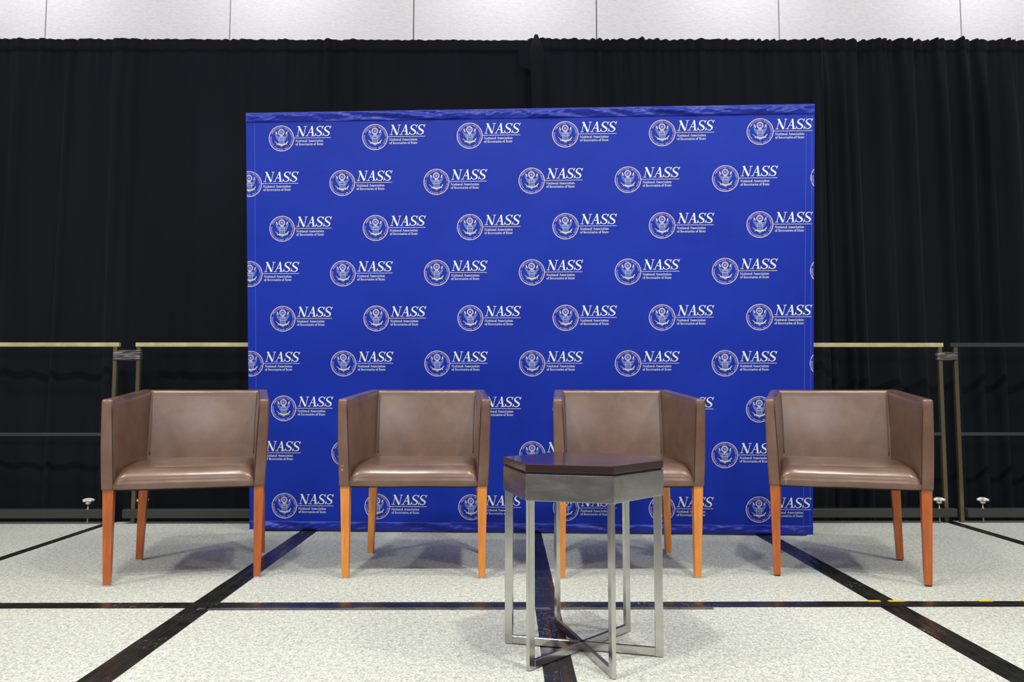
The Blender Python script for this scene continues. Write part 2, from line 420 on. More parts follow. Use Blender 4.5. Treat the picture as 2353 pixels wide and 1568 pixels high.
# ------------------------------------------------------------------ guard rails
YR = 4.325
def RX(px): return (px - 1176.5) / 1691.75 * YR + 0.0063 * YR
def guard_rail(xa, xb, label, mtop, knobs, posts, ends):
    root = empty('guard_rail', ((xa + xb) / 2, YR, 0)); cx = (xa + xb) / 2
    tag(root, label, 'railing', 'stage guard rails')
    bm = bmesh.new(); box(bm, xa - cx, xb - cx, -.0125, .0125, 1.020, 1.0445, .002, 1); mesh_obj('top_rail', bm, mtop, root)
    for p in posts:
        bm = bmesh.new(); box(bm, p - cx - .0115, p - cx + .0115, -.0115, .0115, 0.0, 1.021, .002, 1); mesh_obj('post', bm, M_RAILP, root)
    bm = bmesh.new(); box(bm, min(posts) - cx, max(posts) - cx, -.009, .009, .5, .519, .002, 1); mesh_obj('middle_rail', bm, M_RAILD, root)
    bm = bmesh.new(); box(bm, ends[0] - cx, ends[1] - cx, -.040, .012, .034, .083, .003, 1); mesh_obj('bottom_rail', bm, M_RAILD, root)
    for kx in knobs:
        kx -= cx; bm = bmesh.new()
        lathe(bm, [(.010, .112), (.0145, .114), (.0145, .126)], kx, -.026, 20)
        lathe(bm, [(.020, .126), (.033, .128), (.034, .138), (.026, .142), (.012, .147)], kx, -.026, 60, lambda a: 0.74 + 0.26 * math.cos(5 * a + kx * 9))
        k = mesh_obj('clamp_knob', bm, M_KNOB, root, True)
        bm = bmesh.new(); lathe(bm, [(.004, 0.001), (.006, .008), (.0045, .014), (.0045, .114)], kx, -.026, 12)
        lathe(bm, [(.012, .083), (.012, .086)], kx, -.026, 12)
        mesh_obj('threaded_bolt', bm, M_BOLT, k, True)
    return root
mt = Mat('olive_post_paint', srgb(92, 88, 66), 0.38, 0.4)
mt.col(mt.ramp(mt.noise(4, 4, mt.coord((1, 1, .6))), [(.35, srgb(84, 80, 62)), (.7, srgb(112, 106, 80))])); M_RAILP = mt.m
guard_rail(RX(277) - 2.4, RX(277), 'stage guard rail at the far left, cut off by the frame', M_RAIL, [RX(224)], [RX(268.3), RX(268.3) - 2.36], (RX(277) - 2.4, RX(271)))
guard_rail(RX(314.5), RX(314.5) + 2.4, 'stage guard rail behind the leftmost chair, running behind the backdrop', M_RAIL, [RX(346)], [RX(321.5), RX(321.5) + 2.36], (RX(303), RX(303) + 2.4))
guard_rail(RX(2171) - 2.1, RX(2171), 'stage guard rail behind the rightmost chair, emerging from behind the backdrop', M_RAIL, [RX(2143)], [RX(2163.5), RX(2163.5) - 2.06], (RX(2181.5) - 2.1, RX(2181.5)))
guard_rail(RX(2188), RX(2188) + 2.4, 'stage guard rail at the far right, cut off by the frame', M_RAILD, [RX(2242)], [RX(2199.5), RX(2199.5) + 2.36], (RX(2205), RX(2205) + 2.4))
def film(xa, xb, z0, z1, label, tilt):
    """stretch film wound round two neighbouring posts"""
    bm = bmesh.new(); nn = 26; ring = []
    prof = []
    hw = (xb - xa) / 2; hy = 0.017
    path = []
    for k in range(nn):
        a = 2 * PI * k / nn
        x = hw * max(-1, min(1, 1.25 * math.cos(a))); y = hy * max(-1, min(1, 1.6 * math.sin(a)))
        path.append((x, y))
    rows = 15; R = []
    for j in range(rows):
        t = j / (rows - 1)
        R.append([bm.verts.new((x * (1 + .03 * math.sin(j * 2.1)), y * (1 + .28 * math.sin(j * 1.9 + x * 20)), z0 + (z1 - z0) * t + tilt * x + .0015 * math.sin(j * 3 + x * 60))) for x, y in path])
    for A, B in zip(R, R[1:]):
        for k in range(nn): bm.faces.new((A[k], A[(k + 1) % nn], B[(k + 1) % nn], B[k]))
    bm.faces.new(R[0]); bm.faces.new(R[-1])
    root = mesh_obj('film_wrap', bm, M_FILM, smooth=True); root.location = ((xa + xb) / 2, YR, 0)
    tag(root, label, 'wrap', 'film wraps tying the guard rails together')
    bm = bmesh.new(); box(bm, -hw + .028, hw - .026, -.004, .008, z1 - .006, z1 + .006, .001, 1)
    mesh_obj('splint', bm, M_RAILP, root)
    bm = bmesh.new(); box(bm, -hw * .38, hw - .026, -.004, .006, z0 - .006, z0 + .004, .001, 1)
    mesh_obj('splint', bm, M_RAILP, root)
film(RX(264), RX(326.5), .945, .995, 'shiny grey film wrapped round two rail posts behind the leftmost chair', .06)
film(RX(2155.5), RX(2203), .945, .985, 'shiny grey film wrapped round two rail posts right of the rightmost chair', .05)

# ------------------------------------------------------------------ printed lettering (strokes -> polygons)
def catmull(P, n=6):
    out = []
    for i in range(len(P) - 1):
        p0 = P[max(i - 1, 0)]; p1 = P[i]; p2 = P[i + 1]; p3 = P[min(i + 2, len(P) - 1)]
        for k in range(n):
            t = k / n
            out.append(tuple(0.5 * ((2 * b) + (-a + c) * t + (2 * a - 5 * b + 4 * c - d) * t * t + (-a + 3 * b - 3 * c + d) * t ** 3) for a, b, c, d in zip(p0, p1, p2, p3)))
    out.append(tuple(P[-1])); return out
def stroke(P, smooth=0):
    """P: (x,y,width) -> list of quads"""
    if smooth: P = catmull(P, smooth)
    L = []; Rr = []
    for i, (x, y, w_) in enumerate(P):
        a = P[max(i - 1, 0)]; b = P[min(i + 1, len(P) - 1)]
        dx, dy = b[0] - a[0], b[1] - a[1]; l = math.hypot(dx, dy) or 1
        nx_, ny_ = -dy / l * w_ / 2, dx / l * w_ / 2
        L.append((x + nx_, y + ny_)); Rr.append((x - nx_, y - ny_))
    return [[Rr[i], Rr[i + 1], L[i + 1], L[i]] for i in range(len(P) - 1)]
def bar(x0, x1, y, h): return [[(x0, y), (x1, y), (x1, y + h), (x0, y + h)]]
def S_shape(x, wd, s=1.0, h=1.0, th=.15, tn=.06):
    q = [(.86, .80, tn), (.72, .93, tn), (.48, .975, tn * 1.05), (.22, .90, th * .75), (.13, .74, th), (.26, .59, th * 1.15), (.55, .46, th * 1.25), (.82, .33, th * 1.1), (.88, .19, th), (.76, .06, th * .7), (.48, .02, tn), (.22, .09, tn), (.07, .24, tn)]
    return stroke([(x + a * wd, b * h, c * s) for a, b, c in q], 5)
def O_shape(x, wd, h, th, tn, y0=0):
    P = []
    for k in range(21):
        a = 2 * PI * k / 20
        P.append((x + wd / 2 + wd / 2 * math.cos(a) * .86, y0 + h / 2 + h / 2 * math.sin(a) * .95, tn + (th - tn) * abs(math.cos(a))))
    return stroke(P)
def V(x, h, th): return stroke([(x, 0, th), (x, h, th)])
def sf(x, y, w_, t=.055): return bar(x - w_ / 2, x + w_ / 2, y, t)
TH, TN = .145, .062
def glyph(c):
    """upright serif glyph, cap height 1 -> (quads, advance)"""
    q = []
    if c == 'N': q = V(.16, 1, TN) + V(.84, 1, TN) + stroke([(.14, 1, TH), (.84, 0, TH)]) + sf(.12, .94, .3) + sf(.84, .94, .3) + sf(.16, 0, .3); return q, 1.02
    if c == 'A': q = stroke([(.12, 0, TN), (.45, 1, TN)]) + stroke([(.43, 1, TH), (.80, 0, TH)]) + bar(.22, .66, .33, .07) + sf(.12, 0, .26) + sf(.80, 0, .3); return q, .95
    if c == 'T': q = V(.42, 1, TH) + bar(.04, .80, .92, .08) + sf(.42, 0, .34) + V(.06, .0, .0)[:0] + stroke([(.06, .78, TN), (.06, 1, TN)]) + stroke([(.78, .78, TN), (.78, 1, TN)]); return q, .86
    if c == 'I': q = V(.2, 1, TH) + sf(.2, 0, .36) + sf(.2, .945, .36); return q, .44
    if c == 'O' or c == '0': return O_shape(.06, .82 if c == 'O' else .56, 1, TH, TN), .94 if c == 'O' else .66
    if c == 'L': q = V(.2, 1, TH) + bar(.05, .68, 0, .08) + stroke([(.66, 0, TN), (.68, .24, TN)]) + sf(.2, .945, .34); return q, .76
    if c == 'S': return S_shape(.06, .54, 1, 1, .17, .08) + stroke([(.52, .72, .06), (.55, 1, .06)]) + stroke([(.10, .0, .06), (.12, .3, .06)]), .68
    if c == 'C':
        P = [(.80, .76, TN), (.68, .93, TN), (.48, .97, TN), (.22, .85, TH * .8), (.12, .5, TH), (.22, .15, TH * .8), (.48, .03, TN), (.70, .09, TN), (.82, .24, TN)]
        return stroke(P, 4) + stroke([(.80, .68, .06), (.80, 1, .06)]), .9
    if c == 'E': q = V(.2, 1, TH) + bar(.05, .68, 0, .08) + bar(.05, .66, .92, .08) + bar(.2, .5, .46, .07) + stroke([(.66, 0, TN), (.68, .24, TN)]) + stroke([(.64, .78, TN), (.64, 1, TN)]); return q, .78
    if c == 'F': q = V(.2, 1, TH) + sf(.2, 0, .34) + bar(.05, .66, .92, .08) + bar(.2, .5, .46, .07) + stroke([(.64, .76, TN), (.64, 1, TN)]); return q, .72
    if c == 'R': q = V(.2, 1, TH) + sf(.2, 0, .34) + stroke([(.08, .96, TN), (.42, .96, TN), (.64, .86, TH * .8), (.64, .62, TH * .8), (.42, .50, TN), (.2, .50, TN)], 3) + stroke([(.42, .5, TH), (.82, 0, TH)]) + sf(.84, 0, .2); return q, .9
    if c == 'U': q = stroke([(.2, 1, TH), (.2, .3, TH), (.32, .06, TH * .7), (.5, .02, TN), (.7, .1, TN), (.78, .32, TN), (.78, 1, TN)], 3) + sf(.2, .945, .34) + sf(.78, .945, .26); return q, .96
    if c == 'D': q = V(.2, 1, TH) + stroke([(.06, .96, TN), (.42, .96, TN), (.72, .8, TH * .8), (.82, .5, TH), (.72, .2, TH * .8), (.42, .04, TN), (.06, .04, TN)], 3); return q, .96
    if c == '1': return V(.28, 1, TH) + sf(.28, 0, .34) + stroke([(.08, .84, TN), (.28, .98, TN)]), .54
    if c == '9': return O_shape(.06, .5, .58, TH, TN, .42) + stroke([(.52, .7, TH), (.48, .34, TH * .8), (.2, .0, TN)], 3), .64
    if c == '4': return V(.44, 1, TH) + bar(.04, .62, .26, .08) + stroke([(.44, 1, TN), (.06, .3, TN)]), .68
    X = .66
    if c == 'a': return stroke([(.10, .52, TN), (.24, .64, TN), (.42, .60, TH * .7), (.46, .45, TH), (.46, .08, TH), (.60, .03, TN)], 3) + stroke([(.46, .40, TN), (.2, .32, TN), (.10, .17, TH), (.2, .03, TN), (.46, .14, TN)], 3), .60
    if c == 't': return stroke([(.22, .86, TN), (.22, .2, TH), (.28, .05, TH * .7), (.46, .06, TN)], 3) + bar(.04, .44, .58, .08), .46
    if c == 'i': return V(.18, X, TH) + sf(.18, 0, .34) + sf(.14, X - .05, .2) + bar(.09, .27, .80, .17), .38
    if c == 'l': return V(.18, 1.04, TH) + sf(.18, 0, .34) + sf(.14, .99, .2), .38
    if c == 'o': return O_shape(.05, .52, X, TH, TN), .62
    if c == 'n': return V(.18, X, TH) + sf(.18, 0, .30) + sf(.14, X - .05, .2) + stroke([(.2, .46, TN), (.36, .62, TN * 1.2), (.52, .56, TH * .8), (.56, .4, TH), (.56, 0, TH)], 3) + sf(.56, 0, .3), .74
    if c == 's': return S_shape(.04, .38, 1, X, .15, .08), .48
    if c == 'c': return stroke([(.48, .50, TN * 1.4), (.38, .63, TN), (.2, .58, TH * .7), (.10, .33, TH), (.2, .08, TH * .7), (.36, .03, TN), (.50, .14, TN)], 3), .55
    if c == 'e': return stroke([(.10, .36, TN), (.48, .36, TN), (.44, .56, TH * .7), (.30, .64, TN), (.14, .52, TH * .8), (.10, .30, TH), (.2, .07, TH * .7), (.34, .03, TN), (.50, .14, TN)], 3), .56
    if c == 'r': return V(.18, X, TH) + sf(.18, 0, .32) + sf(.14, X - .05, .2) + stroke([(.2, .44, TN), (.32, .60, TN), (.46, .58, TN * 1.8)], 3), .50
    if c == 'f': return stroke([(.20, 0, TH), (.20, .8, TH), (.28, .98, TN), (.46, .94, TN * 1.5)], 3) + bar(.04, .42, .58, .08) + sf(.2, 0, .34), .42
    return [], .34
def text_quads(txt, x0, y0, h, x1):
    """fit the line between x0 and x1"""
    adv = [glyph(c)[1] for c in txt]; tot = sum(adv); sx = (x1 - x0) / tot; out = []; x = x0
    for c, a in zip(txt, adv):
        for qd in glyph(c)[0]: out.append([(x + px * sx, y0 + py * h) for px, py in qd])
        x += a * sx
    return out
def arc_text(txt, a0, a1, r, h, bottom=False):
    """angles clockwise from the top, degrees"""
    adv = [glyph(c)[1] for c in txt]; tot = sum(adv); x = 0; out = []
    for c, a in zip(txt, adv):
        for qd in glyph(c)[0]:
            pts = []
            for px, py in qd:
                f = (x + px) / tot; ang = math.radians(a0 + (a1 - a0) * f)
                rr = (r - h / 2 + py * h) if not bottom else (r + h / 2 - py * h)
                pts.append((rr * math.sin(ang), rr * math.cos(ang)))
            out.append(pts)
        x += a
    return out
def disc(cx, cy, r, n=28): return [[(cx + r * math.cos(2 * PI * k / n), cy + r * math.sin(2 * PI * k / n)) for k in range(n)]]
def annulus(cx, cy, r0, r1, n=72):
    P = lambda r, k: (cx + r * math.cos(2 * PI * k / n), cy + r * math.sin(2 * PI * k / n))
    return [[P(r0, k), P(r1, k), P(r1, k + 1), P(r0, k + 1)] for k in range(n)]

# logo in its own units (1 unit = 0.000194 m), origin at the seal's centre, y up
logo = []   # (polygon, material slot, layer)
def put(polys, slot, layer=0):
    for p in polys: logo.append((p, slot, layer))
W_, P_, B_, K_, D_ = 1, 2, 3, 4, 5
put(annulus(0, 0, 336, 357), P_)
put(stroke([(352 + 1038 * k / 16, 6, 15) for k in range(17)]), P_)
H = 275
def italic(qs): return [[(400 + H * (x + .24 * y), 55 + H * y) for x, y in q] for q in qs]
big = (V(.17, 1, .055) + V(.80, 1, .055) + stroke([(.08, 1, .165), (.78, .0, .165)]) + bar(-.04, .22, .955, .045) + bar(.62, .95, .955, .045) + bar(0, .34, 0, .045)
       + stroke([(1.15, 0, .055), (1.45, 1, .055)]) + stroke([(1.42, 1.0, .155), (1.77, 0, .155)]) + bar(1.25, 1.66, .34, .06) + bar(.98, 1.33, 0, .045) + bar(1.55, 1.98, 0, .045))
for dx in (0, .785):
    big += S_shape(1.93 + dx, .72, 1, 1, .135, .06) + stroke([(2.54 + dx, .70, .045), (2.60 + dx, 1.0, .075)]) + stroke([(1.96 + dx, -.0, .075), (2.0 + dx, .32, .045)])
put(italic(big), W_)
put(text_quads('National Association', 398, -104, 66, 1178), W_)
put(text_quads('of Secretaries of State', 398, -196, 66, 1176), W_)
put(arc_text('NATIONAL', -132, -77, 299, 40), P_)
put(arc_text('ASSOCIATION', -66, 6, 299, 40), P_)
put(arc_text('OF', 9.5, 16.5, 300, 22), P_)
put(arc_text('SECRETARIES', 19, 86, 299, 40), P_)
put(arc_text('OF', 89, 95, 300, 22), P_)
put(arc_text('STATE', 98, 130, 299, 40), P_)
put(arc_text('FOUNDED', 214, 171, 304, 38, True), P_)
put(arc_text('1904', 164, 147, 304, 38, True), P_)
put(disc(-195, -225, 11, 10), P_); put(disc(190, -225, 11, 10), P_)
# eagle with glory, wings, shield, branch
put(annulus(-5, 168, 60, 86, 36), P_)
for k in range(18):
    a = 2 * PI * k / 18; put(disc(-5 + 84 * math.cos(a), 168 + 84 * math.sin(a), 12, 8), P_)
put(disc(-5, 168, 40, 6), B_)
for s in (-1, 1):
    wing = [(s * 190, 150), (s * 150, 90), (s * 60, 48), (s * 40, 20), (s * 62, -72), (s * 120, -40), (s * 160, 40)]
    put([wing if s < 0 else wing[::-1]], B_)
    put([[(s * 162, 140), (s * 172, 176), (s * 156, 202), (s * 138, 188), (s * 122, 134), (s * 112, 108), (s * 130, 104), (s * 148, 116)][::(1 if s < 0 else -1)]], P_, 1)
    for j in range(5):
        t = j / 4
        put(stroke([(s * (150 - 80 * t), 88 - 30 * t, 7), (s * (132 - 62 * t), -20 - 36 * t, 7)]), D_, 2)
    put(stroke([(s * 20, 76, 14), (s * 46, 58, 12), (s * 64, 20, 12)]), P_, 2)
put(stroke([(-30, 52, 16), (0, 84, 22), (34, 50, 16)]), P_, 1)
put(stroke([(-16, 20, 20), (-4, 60, 20)]) + stroke([(24, 20, 14), (18, 56, 10)]), P_, 2)
put([[(-66, 12), (64, 12), (76, -150), (0, -176), (-74, -150)]][0:1], D_, 1)
put(stroke([(-66, 8, 12), (66, 8, 12)]) + stroke([(-68, -34, 14), (70, -34, 14)]) + stroke([(-66, 8, 10), (-74, -146, 10)]) + stroke([(66, 8, 10), (76, -146, 10)]), P_, 3)
for j in range(7): put(stroke([(-48 + 16 * j, -38, 8), (-50 + 16.8 * j, -148, 8)]), B_, 3)
put(stroke([(-200, -72, 8), (-160, -104, 12), (-120, -140, 20), (-70, -160, 34), (0, -176, 40), (70, -164, 34), (125, -140, 26), (160, -106, 26), (188, -64, 10)], 3), K_, 4)
for k in range(11):
    x = -130 + 28 * k; y = -140 - 34 * math.cos((x) / 130)
    put(disc(x, y - 10 + 18 * (k % 2), 13, 7), K_, 4)
put(stroke([(-50, -196, 8), (0, -238, 10), (52, -196, 8)]), B_, 2); put([[(-34, -196), (0, -226), (34, -196)]], B_, 1)

# ------------------------------------------------------------------ backdrop banner
BW, BH = 3.017, 2.273
UL = 0.000194
root = empty('step_and_repeat_backdrop', (-1.4028, 4.0981, 0.0), -0.0507)
root.rotation_euler = (0.0, -0.001 * -1, -0.0507)
tag(root, 'tall royal blue fabric backdrop printed with rows of round white seals and lettering', 'backdrop')
LEAN = 0.0864
def bpos(u, v, d):
    """u across, v up the cloth, d out of its face, in the backdrop's own leaning frame"""
    cl, sl = math.cos(LEAN), math.sin(LEAN)
    return (u, -v * sl - d * cl, v * cl - d * sl)
def disp(u, v):
    e = min(1, min(u, BW - u) / .12) * min(1, max(0, min(v, BH - v)) / .2)
    return 0.0022 * noise.noise(Vector((u * 2.3, v * 2.3, 5))) * e + 0.001 * noise.noise(Vector((u * 6, v * 6, 8))) * e
V0, V1 = 0.056, 2.219
def bright(v):  # slight outward lean of the right edge towards the top, as the stretched cloth has
    return BW
verts = []; faces = []; midx = []
nu, nv = 90, 66
for j in range(nv + 1):
    for i in range(nu + 1):
        u = BW * i / nu; v = V0 + (V1 - V0) * j / nv
        verts.append(bpos(u, v, 0.016 + disp(u, v)))
for j in range(nv):
    for i in range(nu):
        q = j * (nu + 1) + i; faces.append((q, q + 1, q + nu + 2, q + nu + 1)); midx.append(0)
# returns round the frame (left, right) so that the cloth has a side
b = len(verts)
for side in (0, BW):
    for j in range(nv + 1):
        v = V0 + (V1 - V0) * j / nv
        verts.append(bpos(side, v, 0.016 + disp(side, v))); verts.append(bpos(side, v, -0.014))
for s in (0, 1):
    o = b + s * 2 * (nv + 1)
    for j in range(nv):
        f = (o + 2 * j, o + 2 * j + 2, o + 2 * j + 3, o + 2 * j + 1); faces.append(f if s else f[::-1]); midx.append(0)
b = len(verts)   # back
for u, v in ((0, V0), (BW, V0), (BW, V1), (0, V1)): verts.append(bpos(u, v, -0.014))
faces.append((b + 3, b + 2, b + 1, b)); midx.append(0)

def clip(poly, umin, umax):
    for lim, sgn in ((umin, 1), (umax, -1)):
        out = []
        for i in range(len(poly)):
            a, c = poly[i], poly[(i + 1) % len(poly)]
            ia, ic = (a[0] - lim) * sgn >= 0, (c[0] - lim) * sgn >= 0
            if ia: out.append(a)
            if ia != ic:
                t = (lim - a[0]) / (c[0] - a[0]); out.append((lim, a[1] + t * (c[1] - a[1])))
        poly = out
        if len(poly) < 3: return []
    return poly
def area(p): return sum(p[i][0] * p[(i + 1) % len(p)][1] - p[(i + 1) % len(p)][0] * p[i][1] for i in range(len(p))) / 2
rows = [2.128 - .2428 * k for k in range(8)] + [0.141]
for r, v0 in enumerate(rows):
    us = [.194 + .5085 * i for i in range(6)] if r % 2 == 0 else [.015 + .5085 * i for i in range(7)]
    for u0 in us:
        edge = u0 < .08 or u0 > BW - .29
        for poly, slot, layer in logo:
            pu = [(u0 + x * UL, v0 + y * UL) for x, y in poly]
            if edge:
                pu = clip(pu, .002, BW - .002)
                if len(pu) < 3: continue
            if area(pu) < 0: pu = pu[::-1]
            b = len(verts)
            for u, v in pu: verts.append(bpos(u, v, 0.016 + 0.0011 + 0.00012 * layer + disp(u, v)))
            faces.append(tuple(range(b, b + len(pu)))); midx.append(slot)
raw_obj('printed_panel', verts, faces, [M_BLUE, M_WHITE, M_PINK, M_LBLUE, M_CREAM, M_MID], root, midx, False)
# hems: wrinkled sleeves over the top and bottom tubes
def hem(va, vb, seed, name, amp):
    V_ = []; F_ = []; n = 260; m = 14
    for i in range(n + 1):
        u = BW * i / n
        for j in range(m + 1):
            t = j / m; v = va + (vb - va) * t
            e = math.sin(PI * t) ** .6 if 0 < t < 1 else 0
            e *= min(1, min(u, BW - u) / .05 + .15)
            wv = noise.noise(Vector((u * 7 + v * 26, v * 16 - u * 2, seed))) + .6 * abs(noise.noise(Vector((u * 17 - v * 34, v * 30, seed + 3)))) + .3 * noise.noise(Vector((u * 40, v * 40, seed)))
            V_.append(bpos(u, v, 0.0185 + 0.004 * e + amp * wv * e))
    for i in range(n):
        for j in range(m):
            q = i * (m + 1) + j; F_.append((q, q + m + 1, q + m + 2, q + 1))
    b = len(V_); tot = n + 1
    for i in range(n + 1):      # back of the sleeve
        u = BW * i / n
        V_.append(bpos(u, va, -.016)); V_.append(bpos(u, vb, -.016))
    for i in range(n):
        p = b + 2 * i
        F_.append((p + 1, p + 3, p + 2, p))
        F_.append((i * (m + 1) + m, (i + 1) * (m + 1) + m, p + 3, p + 1))
        F_.append(((i + 1) * (m + 1), i * (m + 1), p, p + 2))
    F_.append(tuple([b] + [j for j in range(m + 1)] + [b + 1])[::-1])
    l = n * (m + 1); F_.append(tuple([b + 2 * n] + [l + j for j in range(m + 1)] + [b + 2 * n + 1]))
    raw_obj(name, V_, F_, M_HEM, root, smooth=True)
hem(2.2165, 2.268, 1, 'top_hem', .019)
hem(0.010, 0.0585, 9, 'bottom_hem', .017)
# side pocket stitching, with a thin raised seam
for nm, us in (('side_seam', (.040, .047)), ('side_seam', (BW - .050, BW - .043)), ('side_seam', (BW - .016, BW - .014))):
    V_ = []; F_ = []; n = 80
    for i in range(n + 1):
        v = V0 + (V1 - V0 - .01) * i / n; u = us[0] + (us[1] - us[0]) * i / n
        for du, dd in ((-.0016, .0004), (-.0006, .0016), (.0006, .0016), (.0016, .0004)): V_.append(bpos(u + du, v, .016 + dd + disp(u, v)))
    for i in range(n):
        for j in range(3):
            q = i * 4 + j; F_.append((q, q + 1, q + 5, q + 4))
    raw_obj(nm, V_, F_, M_STITCH, root)
# frame
def bt(bm, u0, v0, u1, v1, r, d=0.0): tube(bm, [bpos(u0, v0, d), bpos(u1, v1, d)], r, 12)
bm = bmesh.new(); bt(bm, .004, 2.2605, BW - .004, 2.2605, .0125); mesh_obj('top_tube', bm, M_ALU, root, True)
bm = bmesh.new(); bt(bm, .004, .013, BW - .004, .013, .0125); mesh_obj('bottom_tube', bm, M_ALU, root, True)
for u in (.014, BW / 2, BW - .014):
    bm = bmesh.new(); bt(bm, u, .02, u, 2.255, .011); mesh_obj('upright_tube', bm, M_ALU, root, True)
for u in (.03, BW - .05):   # rear struts and floor plates that keep it standing
    bm = bmesh.new(); tube(bm, [bpos(u, 1.5, -.02), (u, .17, .012)], .009, 10); mesh_obj('rear_strut', bm, M_ALU, root, True)
for u in (.0, BW - .035):
    bm = bmesh.new(); box(bm, u, u + .035, -.02, .02, 0.0005, .009, .002, 1); mesh_obj('end_foot', bm, M_WPLAST, root)

# ------------------------------------------------------------------ chairs
def interp(a, b, t): return a + (b - a) * t
def surf_solid(f_in, f_out, nu, nv, name, mats, parent, bevel=.008):
    """closed slab from two parametric faces, rounded along its rim"""
    bm = bmesh.new(); A = [[bm.verts.new(f_in(i / nu, j / nv)) for j in range(nv + 1)] for i in range(nu + 1)]
    B = [[bm.verts.new(f_out(i / nu, j / nv)) for j in range(nv + 1)] for i in range(nu + 1)]
    for i in range(nu):
        for j in range(nv):
            bm.faces.new((A[i][j], A[i + 1][j], A[i + 1][j + 1], A[i][j + 1]))
            bm.faces.new((B[i][j], B[i][j + 1], B[i + 1][j + 1], B[i + 1][j]))
    for i in range(nu):
        bm.faces.new((A[i][0], B[i][0], B[i + 1][0], A[i + 1][0])); bm.faces.new((A[i][nv], A[i + 1][nv], B[i + 1][nv], B[i][nv]))
    for j in range(nv):
        bm.faces.new((A[0][j], A[0][j + 1], B[0][j + 1], B[0][j])); bm.faces.new((A[nu][j], B[nu][j], B[nu][j + 1], A[nu][j + 1]))
    bmesh.ops.recalc_face_normals(bm, faces=bm.faces)
    rim = [e for e in bm.edges if len(e.link_faces) == 2 and e.calc_face_angle(0) > math.radians(45)]
    bmesh.ops.bevel(bm, geom=rim, offset=bevel, segments=3, profile=.5, affect='EDGES', clamp_overlap=True)
    return mesh_obj(name, bm, mats, parent, True)

